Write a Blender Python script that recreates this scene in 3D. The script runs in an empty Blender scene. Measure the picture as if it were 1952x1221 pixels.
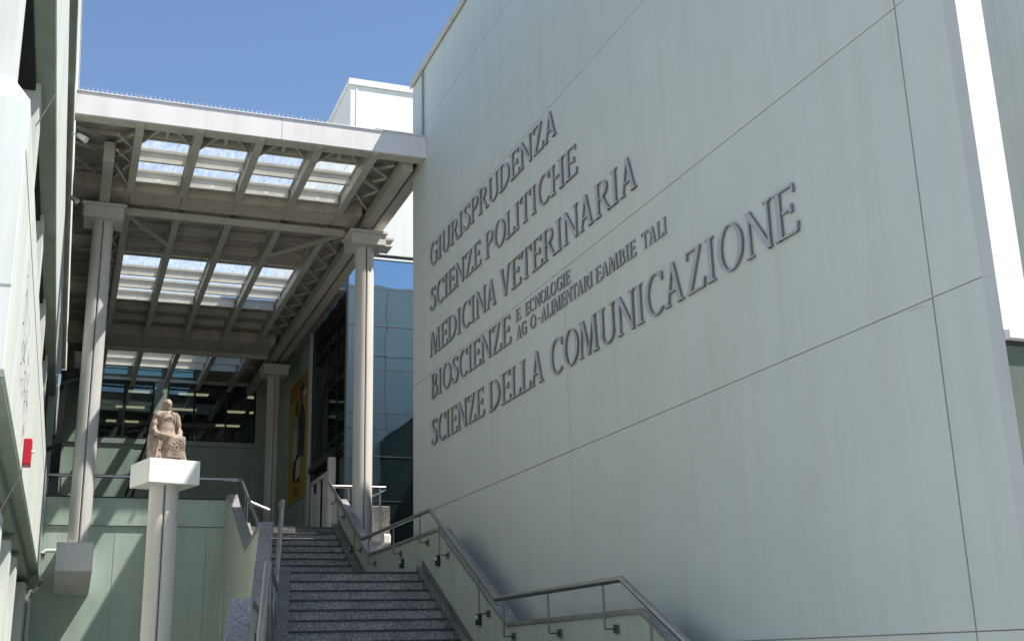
import bpy, math, random
from mathutils import Vector, Matrix
random.seed(7)
R = math.radians
S = bpy.context.scene
COL = S.collection

# ------------------------------------------------------------------ camera, world, sun, exposure
yaw, pitch, roll = 0.36660024, 0.28161079, -0.02593231
f = Vector((math.sin(yaw)*math.cos(pitch), math.cos(yaw)*math.cos(pitch), math.sin(pitch)))
r = Vector((math.cos(yaw), -math.sin(yaw), 0)); u = r.cross(f)
r2 = r*math.cos(roll) + u*math.sin(roll); u2 = u*math.cos(roll) - r*math.sin(roll)
cd = bpy.data.cameras.new('camera'); cam = bpy.data.objects.new('camera', cd); COL.objects.link(cam)
cd.sensor_width = 36; cd.lens = 36*2219.95/1952; cd.clip_end = 3000; cd.clip_start = 0.05
cam.matrix_world = Matrix(((r2.x, u2.x, -f.x, 0), (r2.y, u2.y, -f.y, 0), (r2.z, u2.z, -f.z, 0), (0, 0, 0, 1)))
S.camera = cam

SUN = Vector((1.0, -0.65, 2.02)).normalized()          # towards the sun
sun_el = math.asin(SUN.z); sun_az = math.atan2(SUN.x, SUN.y)
w = bpy.data.worlds.new('World'); S.world = w; w.use_nodes = True
nt = w.node_tree; bg = nt.nodes['Background']
sky = nt.nodes.new('ShaderNodeTexSky'); sky.sky_type = 'NISHITA'; sky.sun_disc = False
sky.sun_elevation = sun_el; sky.sun_rotation = sun_az; sky.air_density = 1.0; sky.dust_density = 0.2; sky.ozone_density = 3.0
nt.links.new(sky.outputs[0], bg.inputs[0]); bg.inputs[1].default_value = 0.105
sl = bpy.data.lights.new('sun', 'SUN'); sl.energy = 5.0; sl.angle = R(0.53); sl.color = (1, 0.95, 0.87)
so = bpy.data.objects.new('sun', sl); COL.objects.link(so)
so.rotation_euler = SUN.to_track_quat('Z', 'Y').to_euler(); so.location = (10, -5, 30)
vs = S.view_settings; vs.view_transform = 'Standard'; vs.look = 'None'; vs.exposure = 0.8; vs.gamma = 1; vs.use_curve_mapping = False
S.render.engine = 'CYCLES'
S.cycles.use_denoising = True
S.cycles.max_bounces = 8; S.cycles.diffuse_bounces = 5; S.cycles.transparent_max_bounces = 12
S.cycles.caustics_reflective = False; S.cycles.caustics_refractive = False

# ------------------------------------------------------------------ materials
def newmat(name):
    m = bpy.data.materials.new(name); m.use_nodes = True
    return m, m.node_tree, m.node_tree.nodes['Principled BSDF']
def tc(nt, scale=(1, 1, 1)):
    t = nt.nodes.new('ShaderNodeTexCoord'); mp = nt.nodes.new('ShaderNodeMapping')
    mp.inputs['Scale'].default_value = scale
    geo = nt.nodes.new('ShaderNodeNewGeometry')
    nt.links.new(geo.outputs['Position'], mp.inputs[0]); return mp.outputs[0]
def noise(nt, vec, scale, detail=4, rough=0.55):
    n = nt.nodes.new('ShaderNodeTexNoise'); n.inputs['Scale'].default_value = scale
    n.inputs['Detail'].default_value = detail; n.inputs['Roughness'].default_value = rough
    nt.links.new(vec, n.inputs['Vector']); return n.outputs['Fac']
def ramp(nt, src, stops):
    c = nt.nodes.new('ShaderNodeValToRGB'); e = c.color_ramp.elements
    while len(e) > 1: e.remove(e[0])
    e[0].position, e[0].color = stops[0][0], (*stops[0][1], 1)
    for p, q in stops[1:]:
        k = e.new(p); k.color = (*q, 1)
    nt.links.new(src, c.inputs[0]); return c.outputs[0]
def mul(nt, a, b, fac=1.0, mode='MULTIPLY'):
    m = nt.nodes.new('ShaderNodeMix'); m.data_type = 'RGBA'; m.blend_type = mode
    m.inputs[0].default_value = fac
    nt.links.new(a, m.inputs[6]); nt.links.new(b, m.inputs[7]); return m.outputs[2]
def bumpn(nt, p, h, strength, dist):
    b = nt.nodes.new('ShaderNodeBump'); b.inputs['Strength'].default_value = strength; b.inputs['Distance'].default_value = dist
    nt.links.new(h, b.inputs['Height']); nt.links.new(b.outputs[0], p.inputs['Normal'])
def paint(name, col, rough=0.6, var=0.10, dirt=0.12, bump=0.15, metal=0.0, spec=0.3):
    m, nt, p = newmat(name)
    v = tc(nt); vz = tc(nt, (1.6, 1.6, 0.12))
    n1 = noise(nt, v, 1.3, 5); n2 = noise(nt, vz, 2.2, 5, 0.6); n3 = noise(nt, v, 60, 3)
    c1 = tuple(max(0, x*(1-var)) for x in col); c2 = tuple(min(1, x*(1+var*0.6)) for x in col)
    a = ramp(nt, n1, [(0.3, c1), (0.7, c2)])
    g = 1-dirt
    b = ramp(nt, n2, [(0.32, (g, g*0.985, g*0.96)), (0.55, (1, 1, 1))])
    nt.links.new(mul(nt, a, b), p.inputs['Base Color'])
    p.inputs['Roughness'].default_value = rough; p.inputs['Metallic'].default_value = metal
    p.inputs['Specular IOR Level'].default_value = spec
    if bump: bumpn(nt, p, n3, bump, 0.004)
    return m
def granite(name, base, dark, light, scale=38):
    m, nt, p = newmat(name)
    v = tc(nt)
    vo = nt.nodes.new('ShaderNodeTexVoronoi'); vo.inputs['Scale'].default_value = scale
    nt.links.new(v, vo.inputs['Vector'])
    sep = nt.nodes.new('ShaderNodeSeparateColor'); nt.links.new(vo.outputs['Color'], sep.inputs[0])
    a = ramp(nt, sep.outputs[0], [(0.0, dark), (0.28, dark), (0.34, base), (0.72, base), (0.8, light), (1, light)])
    n = noise(nt, v, 2.0, 5)
    b = ramp(nt, n, [(0.3, (0.72, 0.72, 0.74)), (0.7, (1.1, 1.1, 1.1))])
    nt.links.new(mul(nt, a, b), p.inputs['Base Color']); p.inputs['Roughness'].default_value = 0.45
    
    return m
def metal(name, col, rough, metallic=1.0):
    m, nt, p = newmat(name); v = tc(nt)
    n = noise(nt, v, 14, 3)
    a = ramp(nt, n, [(0.3, tuple(x*0.82 for x in col)), (0.7, col)])
    nt.links.new(a, p.inputs['Base Color']); p.inputs['Metallic'].default_value = metallic
    q = ramp(nt, n, [(0.2, (rough*0.8,)*3), (0.8, (min(1, rough*1.25),)*3)])
    nt.links.new(q, p.inputs['Roughness'])
    return m
def glassmix(name, refl, reflcol, trans, dark, rough=0.01, wav=0.0):
    """panes: part mirror, part see-through, rest dark body colour"""
    m = bpy.data.materials.new(name); m.use_nodes = True; nt = m.node_tree
    nt.nodes.clear(); out = nt.nodes.new('ShaderNodeOutputMaterial')
    g = nt.nodes.new('ShaderNodeBsdfGlossy'); g.inputs['Color'].default_value = (*reflcol, 1); g.inputs['Roughness'].default_value = rough
    d = nt.nodes.new('ShaderNodeBsdfDiffuse'); d.inputs['Color'].default_value = (*dark, 1)
    t = nt.nodes.new('ShaderNodeBsdfTransparent'); t.inputs['Color'].default_value = (0.85, 0.93, 0.95, 1)
    m1 = nt.nodes.new('ShaderNodeMixShader'); m1.inputs[0].default_value = trans
    nt.links.new(d.outputs[0], m1.inputs[1]); nt.links.new(t.outputs[0], m1.inputs[2])
    m2 = nt.nodes.new('ShaderNodeMixShader'); m2.inputs[0].default_value = refl
    nt.links.new(m1.outputs[0], m2.inputs[1]); nt.links.new(g.outputs[0], m2.inputs[2])
    nt.links.new(m2.outputs[0], out.inputs[0])
    if wav:
        v = tc(nt); n = noise(nt, v, 0.9, 2)
        b = nt.nodes.new('ShaderNodeBump'); b.inputs['Strength'].default_value = wav; b.inputs['Distance'].default_value = 0.02
        nt.links.new(n, b.inputs['Height']); nt.links.new(b.outputs[0], g.inputs['Normal'])
    return m
def emit(name, col, s):
    m, nt, p = newmat(name); p.inputs['Emission Color'].default_value = (*col, 1); p.inputs['Emission Strength'].default_value = s
    p.inputs['Base Color'].default_value = (*col, 1); return m

M = {}
M['wall'] = paint('green_panel_paint', (0.612, 0.652, 0.618), 0.62, 0.03, 0.026, 0.12)
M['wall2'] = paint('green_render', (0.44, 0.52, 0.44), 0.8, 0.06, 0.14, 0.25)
M['par'] = paint('parapet_green', (0.48, 0.54, 0.475), 0.75, 0.05, 0.10, 0.2)
M['white'] = paint('white_green_paint', (0.63, 0.66, 0.625), 0.6, 0.05, 0.14, 0.2)
M['whitewall'] = paint('white_wall_paint', (0.78, 0.78, 0.74), 0.7, 0.03, 0.06, 0.1)
M['cream'] = paint('cream_steel', (0.56, 0.535, 0.465), 0.5, 0.05, 0.12, 0.05)
M['colm'] = paint('column_steel', (0.67, 0.635, 0.59), 0.45, 0.04, 0.10, 0.03, 0, 0.4)
M['fascia'] = paint('fascia_sheet', (0.76, 0.73, 0.72), 0.5, 0.04, 0.08, 0.05)
M['deck'] = paint('deck_board', (0.45, 0.415, 0.36), 0.8, 0.12, 0.25, 0.3)
M['brown'] = paint('girder_sheet', (0.60, 0.55, 0.465), 0.7, 0.10, 0.2, 0.2)
M['pedw'] = paint('pedestal_white', (0.82, 0.82, 0.80), 0.6, 0.02, 0.04, 0.05)
M['block'] = paint('block_paint', (0.74, 0.72, 0.70), 0.7, 0.05, 0.1, 0.1)
M['gran'] = granite('granite_steps', (0.055, 0.055, 0.06), (0.035, 0.035, 0.04), (0.10, 0.10, 0.105), 60)
M['granr'] = granite('granite_risers', (0.34, 0.32, 0.30), (0.21, 0.20, 0.195), (0.52, 0.49, 0.46), 58)
M['cop'] = granite('granite_coping', (0.27, 0.26, 0.25), (0.17, 0.165, 0.165), (0.40, 0.385, 0.37), 66)
M['band'] = granite('granite_brown', (0.17, 0.155, 0.14), (0.09, 0.08, 0.08), (0.28, 0.26, 0.24), 46)
M['steel'] = metal('stainless_steel', (0.50, 0.49, 0.48), 0.33)
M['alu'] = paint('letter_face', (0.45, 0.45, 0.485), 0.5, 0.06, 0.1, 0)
M['wallb'] = paint('green_panel_paint_b', (0.602, 0.646, 0.608), 0.62, 0.03, 0.032, 0.12)
M['wallc'] = paint('green_panel_paint_c', (0.618, 0.655, 0.616), 0.62, 0.03, 0.028, 0.12)
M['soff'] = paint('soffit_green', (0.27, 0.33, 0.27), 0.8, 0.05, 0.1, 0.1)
M['fol'] = paint('added_block_dark', (0.035, 0.05, 0.04), 0.8, 0.3, 0.3, 0.3)  # darkened colour for the added block mirrored in the glass
M['sunband'] = granite('sunlit_landing_stone', (0.40, 0.35, 0.29), (0.30, 0.26, 0.22), (0.5, 0.45, 0.4), 50)  # brown granite brightened, sunlight on the top riser put into its colour
M['strg'] = granite('granite_stringer', (0.21, 0.20, 0.185), (0.11, 0.105, 0.10), (0.33, 0.315, 0.30), 58)
M['foot'] = paint('wall_foot_shade', (0.12, 0.15, 0.12), 0.8, 0.1, 0.2, 0.2)  # dark green with the shade under the ledge put in
M['frg'] = paint('far_wall_paint', (0.80, 0.86, 0.82), 0.8, 0.04, 0.08, 0.2)
M['bead'] = paint('corner_bead', (0.50, 0.52, 0.49), 0.8, 0.06, 0.15, 0.1)
M['bracket'] = metal('dark_bracket_steel', (0.22, 0.22, 0.21), 0.45)
M['tinted'] = glassmix('dusty_tinted_glass', 0.08, (0.6, 0.8, 0.75), 0.55, (0.10, 0.15, 0.135), 0.2)
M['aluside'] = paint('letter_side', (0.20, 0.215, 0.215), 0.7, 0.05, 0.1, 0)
M['black'] = paint('black_metal', (0.012, 0.012, 0.014), 0.5, 0.1, 0.1, 0)
M['joint'] = paint('joint_shadow_gap', (0.33, 0.34, 0.33), 0.9, 0.05, 0.1, 0)
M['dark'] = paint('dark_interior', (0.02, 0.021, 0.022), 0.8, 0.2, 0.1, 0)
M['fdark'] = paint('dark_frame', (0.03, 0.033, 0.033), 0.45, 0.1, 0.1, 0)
M['refl'] = glassmix('blue_facade_glass', 0.56, (0.66, 0.84, 0.96), 0.10, (0.015, 0.03, 0.035), 0.012, 0.17)
M['sideg'] = glassmix('dark_side_glass', 0.16, (0.75, 0.9, 0.92), 0.15, (0.012, 0.018, 0.018), 0.02, 0.12)
M['win'] = glassmix('window_glass', 0.28, (0.8, 0.95, 0.95), 0.86, (0.02, 0.03, 0.014), 0.012, 0.2)
M['cler'] = glassmix('clerestory_glass', 0.4, (0.6, 0.85, 0.78), 0.3, (0.03, 0.06, 0.055), 0.05, 0.2)
M['lamp'] = emit('ceiling_lamp', (0.74, 0.74, 0.42), 0.34)
M['red'] = paint('red_plastic', (0.42, 0.012, 0.03), 0.35, 0.05, 0.05, 0)
M['ground'] = paint('paving', (0.36, 0.35, 0.33), 0.85, 0.12, 0.15, 0.3)
M['floor'] = granite('landing_floor', (0.20, 0.195, 0.19), (0.12, 0.12, 0.12), (0.3, 0.3, 0.3), 40)
M['scrib'] = paint('scribble_paint', (0.22, 0.24, 0.23), 0.8, 0.3, 0.2, 0)
def pane_mat():
    m = bpy.data.materials.new('skylight_glass'); m.use_nodes = True; nt = m.node_tree
    nt.nodes.clear(); out = nt.nodes.new('ShaderNodeOutputMaterial')
    t = nt.nodes.new('ShaderNodeBsdfTransparent'); t.inputs['Color'].default_value = (0.86, 0.90, 0.92, 1)
    d = nt.nodes.new('ShaderNodeBsdfTranslucent'); d.inputs['Color'].default_value = (0.8, 0.83, 0.84, 1)
    v = tc(nt, (6, 1, 1)); n = noise(nt, v, 3, 5)
    fr = ramp(nt, n, [(0.3, (0.12,)*3), (0.7, (0.32,)*3)])
    mx = nt.nodes.new('ShaderNodeMixShader'); nt.links.new(fr, mx.inputs[0])
    nt.links.new(t.outputs[0], mx.inputs[1]); nt.links.new(d.outputs[0], mx.inputs[2]); nt.links.new(mx.outputs[0], out.inputs[0])
    return m
M['pane'] = pane_mat()
def statue_mat():
    m, nt, p = newmat('terracotta_stone'); v = tc(nt)
    n = noise(nt, v, 9, 6, 0.65); n2 = noise(nt, v, 45, 4)
    a = ramp(nt, n, [(0.3, (0.15, 0.095, 0.07)), (0.48, (0.26, 0.20, 0.155)), (0.72, (0.43, 0.355, 0.30))])
    nt.links.new(a, p.inputs['Base Color']); p.inputs['Roughness'].default_value = 0.7
    bumpn(nt, p, n2, 0.5, 0.012); return m
M['stone'] = statue_mat()

# ------------------------------------------------------------------ helpers
class MB:
    def __init__(s): s.v = []; s.f = []; s.mi = []
    def add(s, vs, fs, mi=0):
        o = len(s.v); s.v += [tuple(v) for v in vs]; s.f += [tuple(i+o for i in q) for q in fs]; s.mi += [mi]*len(fs); return s
    def box(s, x0, x1, y0, y1, z0, z1, mi=0):
        return s.hexa([(x0, y0, z0), (x1, y0, z0), (x1, y1, z0), (x0, y1, z0), (x0, y0, z1), (x1, y0, z1), (x1, y1, z1), (x0, y1, z1)], mi)
    def hexa(s, p, mi=0):
        return s.add(p, [(0, 3, 2, 1), (4, 5, 6, 7), (0, 1, 5, 4), (1, 2, 6, 5), (2, 3, 7, 6), (3, 0, 4, 7)], mi)
    def prism(s, poly, axis, a, b, mi=0):
        """poly: 2D points; axis 'x': (y,z) poly from x=a to b; 'y': (x,z); 'z': (x,y)"""
        n = len(poly)
        def P(q, t):
            return (t, q[0], q[1]) if axis == 'x' else ((q[0], t, q[1]) if axis == 'y' else (q[0], q[1], t))
        v = [P(q, a) for q in poly] + [P(q, b) for q in poly]
        area = sum(poly[i][0]*poly[(i+1) % n][1]-poly[(i+1) % n][0]*poly[i][1] for i in range(n))
        fl = (area > 0) != (axis == 'y'); fl = fl if b > a else not fl
        A = tuple(range(n)); B = tuple(range(n, 2*n))
        fs = [A[::-1] if fl else A, B if fl else B[::-1]]
        for i in range(n):
            j = (i+1) % n; q = (i, j, n+j, n+i); fs.append(q if fl else q[::-1])
        return s.add(v, fs, mi)
    def tube(s, pts, rad, n=10, mi=0, cap=True):
        pts = [Vector(p) for p in pts]; rings = []
        rr = rad if isinstance(rad, (list, tuple)) else [rad]*len(pts)
        for i, p in enumerate(pts):
            if i == 0: d = pts[1]-p
            elif i == len(pts)-1: d = p-pts[i-1]
            else: d = (pts[i+1]-p).normalized()+(p-pts[i-1]).normalized()
            d.normalize(); ref = Vector((0, 0, 1)) if abs(d.z) < 0.95 else Vector((1, 0, 0))
            a = d.cross(ref).normalized(); b = a.cross(d)
            sc = 1.0
            if 0 < i < len(pts)-1:
                c = (pts[i+1]-p).normalized().dot(d); sc = 1/max(c, 0.5)
            rings.append([p + (a*math.cos(t)+b*math.sin(t))*rr[i]*(sc if 0 else 1) for t in [2*math.pi*k/n for k in range(n)]])
        v = [q for g in rings for q in g]; fs = []
        for i in range(len(pts)-1):
            for k in range(n):
                l = (k+1) % n; fs.append((i*n+k, i*n+l, (i+1)*n+l, (i+1)*n+k))
        if cap: fs += [tuple(range(n))[::-1], tuple((len(pts)-1)*n+k for k in range(n))]
        return s.add(v, fs, mi)
    def bar(s, a, b, wx, wy, mi=0):
        """square bar from a to b"""
        a = Vector(a); b = Vector(b); d = (b-a).normalized(); ref = Vector((0, 0, 1)) if abs(d.z) < 0.9 else Vector((0, 1, 0))
        p = d.cross(ref).normalized()*wx/2; q = p.normalized().cross(d)*wy/2
        return s.hexa([a-p-q, a+p-q, b+p-q, b-p-q, a-p+q, a+p+q, b+p+q, b-p+q], mi)
    def ell(s, c, rx, ry, rz, n=14, m=9, mi=0):
        v = [(c[0], c[1], c[2]-rz)]
        for i in range(1, m):
            t = -math.pi/2+math.pi*i/m
            for k in range(n):
                a = 2*math.pi*k/n; v.append((c[0]+rx*math.cos(t)*math.cos(a), c[1]+ry*math.cos(t)*math.sin(a), c[2]+rz*math.sin(t)))
        v.append((c[0], c[1], c[2]+rz)); fs = []
        for k in range(n): fs.append((0, 1+(k+1) % n, 1+k))
        for i in range(m-2):
            for k in range(n):
                l = (k+1) % n; fs.append((1+i*n+k, 1+i*n+l, 1+(i+1)*n+l, 1+(i+1)*n+k))
        t = len(v)-1; o = 1+(m-2)*n
        for k in range(n): fs.append((t, o+k, o+(k+1) % n))
        return s.add(v, fs, mi)
    def build(s, name, mats, parent=None, smooth=None, bevel=0, seg=1, label=None):
        me = bpy.data.meshes.new(name); me.from_pydata(s.v, [], s.f)
        mats = mats if isinstance(mats, (list, tuple)) else [mats]
        for m in mats: me.materials.append(M[m] if isinstance(m, str) else m)
        if len(mats) > 1: me.polygons.foreach_set('material_index', s.mi)
        if smooth:
            me.polygons.foreach_set('use_smooth', [True]*len(me.polygons)); me.set_sharp_from_angle(angle=R(smooth))
        me.update(); o = bpy.data.objects.new(name, me); COL.objects.link(o)
        if parent: o.parent = parent; o.matrix_parent_inverse = Matrix.Translation(parent.location).inverted() if parent.type == 'EMPTY' and parent.parent is None else Matrix()
        if bevel:
            b = o.modifiers.new('bevel', 'BEVEL'); b.width = bevel; b.segments = seg; b.limit_method = 'ANGLE'; b.angle_limit = R(40)
        if label: o['label'] = label
        return o
def B(name, mat, parent, x0, x1, y0, y1, z0, z1, bevel=0, label=None):
    return MB().box(x0, x1, y0, y1, z0, z1).build(name, mat, parent, bevel=bevel, label=label)
def thing(name, label, cat, loc, group=None):
    o = bpy.data.objects.new(name, None); COL.objects.link(o); o.location = loc; o.empty_display_size = 0.2
    o['label'] = label; o['category'] = cat
    if group: o['group'] = group
    return o
def tag(o, label, cat, group=None):
    o['label'] = label; o['category'] = cat
    if group: o['group'] = group
    return o
def struct(o): o['kind'] = 'structure'; return o
def sub(o, parent):   # parent a mesh under a mesh part (both in world coordinates)
    o.parent = parent; o.matrix_parent_inverse = parent.matrix_parent_inverse.copy() if False else Matrix(); return o

# ------------------------------------------------------------------ setting
g = MB(); g.add([(-400, -400, -1.8), (400, -400, -1.8), (400, 600, -1.8), (-400, 600, -1.8)], [(0, 1, 2, 3)])
struct(g.build('ground', 'ground'))
fl = MB(); fl.box(-0.44, 3.38, 26.42, 43, 2.6, 2.85); fl.box(3.38, 5.79, 25.52, 43, 2.6, 2.85); fl.box(5.79, 6.8, 26.2, 43, 2.6, 2.85); fl.box(6.8, 16, 29.15, 30.35, 2.6, 2.85)
struct(fl.build('upper_landing', 'floor'))
ml = MB(); ml.prism([(3.0, 19.0), (5.6, 19.0), (5.6, 23.0), (3.38, 23.0)], 'z', 1.25, 1.40)
struct(ml.build('middle_landing', 'gran'))
ll = MB(); ll.prism([(1.7, 11.4), (5.6, 11.4), (5.6, 15.8), (2.5, 15.8)], 'z', -0.35, -0.19)
struct(ll.build('lower_landing', 'gran'))

# ------------------------------------------------------------------ big panelled wall on the right
XW = 6.2
wall = thing('panelled_wall', 'tall pale green panelled wall in shade carrying the raised lettering', 'wall', (XW, 14, -1.8))
core = MB(); core.box(XW+0.016, XW+0.30, 6.406, 21.68, -1.8, 11.78)
core.build('core', 'joint', wall)
ys = [6.54, 6.965, 14.11, 20.86, 21.70]
zs = [-1.8, 0.10, 2.62, 5.18, 7.78, 10.42, 11.80]
gp = 0.0045
for i in range(4):
    for k in range(6):
        g1 = 0.011 if i == 1 else gp; y0, y1 = ys[i]+(g1 if i else 0), ys[i+1]-(0.011 if i == 0 else gp if i < 3 else 0)
        z0, z1 = zs[k]+gp, zs[k+1]-gp
        p = MB()
        if i == 0:
            pr = [(XW, y1), (XW, 6.54), (XW+0.085, 6.37), (XW+0.30, 6.37), (XW+0.30, 6.398), (XW+0.034, 6.398), (XW+0.034, y1)]
            pr = [(XW, y1), (XW, 6.42), (XW+0.052, 6.345), (XW+0.054, 6.375), (XW+0.034, 6.405), (XW+0.034, y1)]
            p.prism(pr, 'z', z0, z1); p.build('panel', ('wall', 'wallb')[k % 2], wall)
            MB().prism([(XW-0.002, 6.421), (XW+0.052, 6.341), (XW+0.053, 6.344), (XW+0.001, 6.421)], 'z', z0-0.004, z1+0.004).build('corner_bead', 'bead', wall)
            za = 2.2 if k == 1 else z0
            if k > 0: MB().box(XW+0.0545, XW+0.32, 6.345, 6.398, za, z1+0.011).build('end_panel', 'whitewall', wall)
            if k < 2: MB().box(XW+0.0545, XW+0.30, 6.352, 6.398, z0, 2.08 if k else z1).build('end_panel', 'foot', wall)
        else:
            dx = random.uniform(0, 0.003)
            p.box(XW+dx, XW+0.034, y0, y1, z0, z1)
            if i == 3: p.box(XW+0.036, XW+0.30, 21.682, 21.70, z0, z1)
            p.build('panel', ('wall', 'wallb', 'wallc')[(i*2+k*5+k//2) % 3], wall, bevel=0.004)
cp = MB(); cp.box(XW-0.05, XW+0.34, 6.3, 21.74, 11.785, 11.85); cp.box(XW-0.05, XW-0.02, 6.3, 21.74, 11.70, 11.785)
cp.build('coping', 'cream', wall)
MB().tube([(XW-0.03, 20.86, 10.15), (XW-0.03, 20.86, 11.70)], 0.022, 8).build('downpipe', 'joint', wall, smooth=40)
# ledge across the near end; shade under it is put into the wall foot's dark green
B('ledge', 'whitewall', wall, XW+0.056, XW+0.34, 6.29, 6.40, 2.125, 2.19)
B('slot', 'fdark', wall, XW+0.056, XW+0.30, 6.36, 6.40, 2.083, 2.122)
st = MB(); st.add([(XW-0.003, 7.22, 2.60), (XW-0.003, 7.05, 2.585), (XW-0.003, 7.07, 2.575), (XW-0.003, 7.25, 2.585)], [(0, 1, 2, 3)])
st.build('rust_stain', 'brown', wall)

# ------------------------------------------------------------------ raised lettering
TK, TN = 0.105, 0.046
def q4(a, b, c, d): return [a, b, c, d]
def stem(x, w=TK, y0=0, y1=1): return [q4((x, y0), (x+w, y0), (x+w*0.94, (y0+y1)/2), (x+w, y1)), q4((x, y0), (x+w*0.94, (y0+y1)/2), (x+w, y1), (x, y1))] if False else [q4((x, y0), (x+w, y0), (x+w, y1), (x, y1))]
def ser(x, y, wd=TK, e=0.075, h=0.045):
    return [q4((x-e, y), (x+wd+e, y), (x+wd+e*0.9, y+h), (x-e*0.9, y+h))] if y < 0.5 else [q4((x-e*0.9, y-h), (x+wd+e*0.9, y-h), (x+wd+e, y), (x-e, y))]
def dia(x0, y0, x1, y1, w): return [q4((x0, y0), (x0+w, y0), (x1+w, y1), (x1, y1))]
def arc(cx, cy, rx, ry, a0, a1, tw=TK, th=TN, n=14):
    o = []
    for i in range(n):
        p = R(a0+(a1-a0)*i/n); q = R(a0+(a1-a0)*(i+1)/n)
        O = lambda t: (cx+rx*math.cos(t), cy+ry*math.sin(t)); I = lambda t: (cx+(rx-tw)*math.cos(t), cy+(ry-th)*math.sin(t))
        o.append(q4(I(p), O(p), O(q), I(q)))
    return o
def pstroke(pts, ws):
    o = []; L = []; Rr = []
    for i, p in enumerate(pts):
        a = pts[max(i-1, 0)]; b = pts[min(i+1, len(pts)-1)]
        dx, dy = b[0]-a[0], b[1]-a[1]; l = math.hypot(dx, dy); nx, ny = -dy/l, dx/l
        L.append((p[0]+nx*ws[i]/2, p[1]+ny*ws[i]/2)); Rr.append((p[0]-nx*ws[i]/2, p[1]-ny*ws[i]/2))
    for i in range(len(pts)-1): o.append(q4(Rr[i], Rr[i+1], L[i+1], L[i]))
    return o
GL = {}
def vbar(x, y0, y1, w=0.05): return [q4((x, y0), (x+w, y0), (x+w, y1), (x, y1))]
GL['I'] = (0.36, stem(0.105)+ser(0.105, 0)+ser(0.105, 1))
GL['E'] = (0.60, stem(0.09)+ser(0.09, 0)+ser(0.09, 1)+[q4((0.24, 0), (0.56, 0), (0.54, TN), (0.24, TN)), q4((0.24, 1-TN), (0.52, 1-TN), (0.54, 1), (0.24, 1)), q4((0.24, 0.49), (0.45, 0.49), (0.45, 0.55), (0.24, 0.55))]
    + [q4((0.53, 0), (0.57, 0), (0.60, 0.20), (0.555, 0.20)), q4((0.50, 1), (0.54, 1), (0.55, 0.82), (0.51, 0.82)), vbar(0.43, 0.43, 0.61)[0]])
GL['L'] = (0.56, stem(0.09)+ser(0.09, 0)+ser(0.09, 1)+[q4((0.24, 0), (0.53, 0), (0.51, TN), (0.24, TN)), q4((0.49, 0), (0.53, 0), (0.56, 0.22), (0.515, 0.22))])
GL['T'] = (0.64, stem(0.245)+ser(0.245, 0)+[q4((0.04, 1-TN), (0.245, 1-TN), (0.245, 1), (0.04, 1)), q4((0.395, 1-TN), (0.60, 1-TN), (0.60, 1), (0.395, 1)), q4((0.03, 0.80), (0.07, 0.80), (0.09, 1), (0.04, 1)), q4((0.57, 0.80), (0.61, 0.80), (0.60, 1), (0.55, 1))])
GL['H'] = (0.78, stem(0.09)+ser(0.09, 0)+ser(0.09, 1)+stem(0.55)+ser(0.55, 0)+ser(0.55, 1)+[q4((0.24, 0.48), (0.55, 0.48), (0.55, 0.54), (0.24, 0.54))])
GL['N'] = (0.80, stem(0.12, TN+0.01)+ser(0.12, 0, TN, 0.08)+dia(0.60, 0.0, 0.07, 1, TK+0.02)+stem(0.64, TN+0.01, 0.0)+ser(0.64, 1, TN, 0.08))
GL['M'] = (0.94, dia(0.06, 0, 0.14, 1, TN)+ser(0.06, 0, TN, 0.07)+dia(0.40, 0.0, 0.14, 1, TK)+dia(0.44, 0.0, 0.66, 1, TN)+dia(0.73, 0, 0.66, 1, TK)+ser(0.73, 0, TK, 0.07)+ser(0.12, 1, 0.05, 0.05)+ser(0.70, 1, 0.06, 0.05))
GL['A'] = (0.72, dia(0.08, 0, 0.30, 1, TN)+dia(0.49, 0, 0.27, 1, TK)+ser(0.08, 0, TN, 0.07)+ser(0.49, 0, TK, 0.06)+[q4((0.17, 0.30), (0.48, 0.30), (0.46, 0.355), (0.18, 0.355))])
GL['V'] = (0.72, dia(0.28, 0, 0.06, 1, TK)+dia(0.34, 0, 0.56, 1, TN)+ser(0.06, 1, TK, 0.06)+ser(0.56, 1, TN, 0.07))
GL['U'] = (0.76, stem(0.09, TK, 0.30)+ser(0.09, 1)+stem(0.585, TN+0.01, 0.30)+ser(0.585, 1, TN, 0.075)+arc(0.375, 0.30, 0.285, 0.315, 180, 360, TK*0.8, TN+0.015))
GL['O'] = (0.80, arc(0.40, 0.5, 0.36, 0.52, 0, 360, TK+0.01, TN-0.01, 30))
GL['C'] = (0.72, arc(0.42, 0.5, 0.38, 0.52, 48, 312, TK+0.01, TN, 24)+vbar(0.63, 0.76, 0.97, 0.045))
GL['G'] = (0.78, arc(0.42, 0.5, 0.38, 0.52, 48, 305, TK+0.01, TN, 24)+vbar(0.63, 0.76, 0.97, 0.045)+stem(0.58, TK, 0.07, 0.42)+ser(0.58, 0.46, TK, 0.06, 0.045))
GL['D'] = (0.78, stem(0.09)+ser(0.09, 0, TK, 0.06)+ser(0.09, 1, TK, 0.06)+arc(0.26, 0.5, 0.46, 0.5, -90, 90, TK+0.01, TN, 20)+[q4((0.20, 0), (0.26, 0), (0.26, TN), (0.20, TN)), q4((0.20, 1-TN), (0.26, 1-TN), (0.26, 1), (0.20, 1))])
GL['P'] = (0.62, stem(0.09)+ser(0.09, 0)+ser(0.09, 1, TK, 0.06)+arc(0.27, 0.735, 0.31, 0.265, -90, 90, TK, TN, 14)+[q4((0.2, 0.47), (0.27, 0.47), (0.27, 0.47+TN), (0.2, 0.47+TN)), q4((0.2, 1-TN), (0.27, 1-TN), (0.27, 1), (0.2, 1))])
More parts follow.
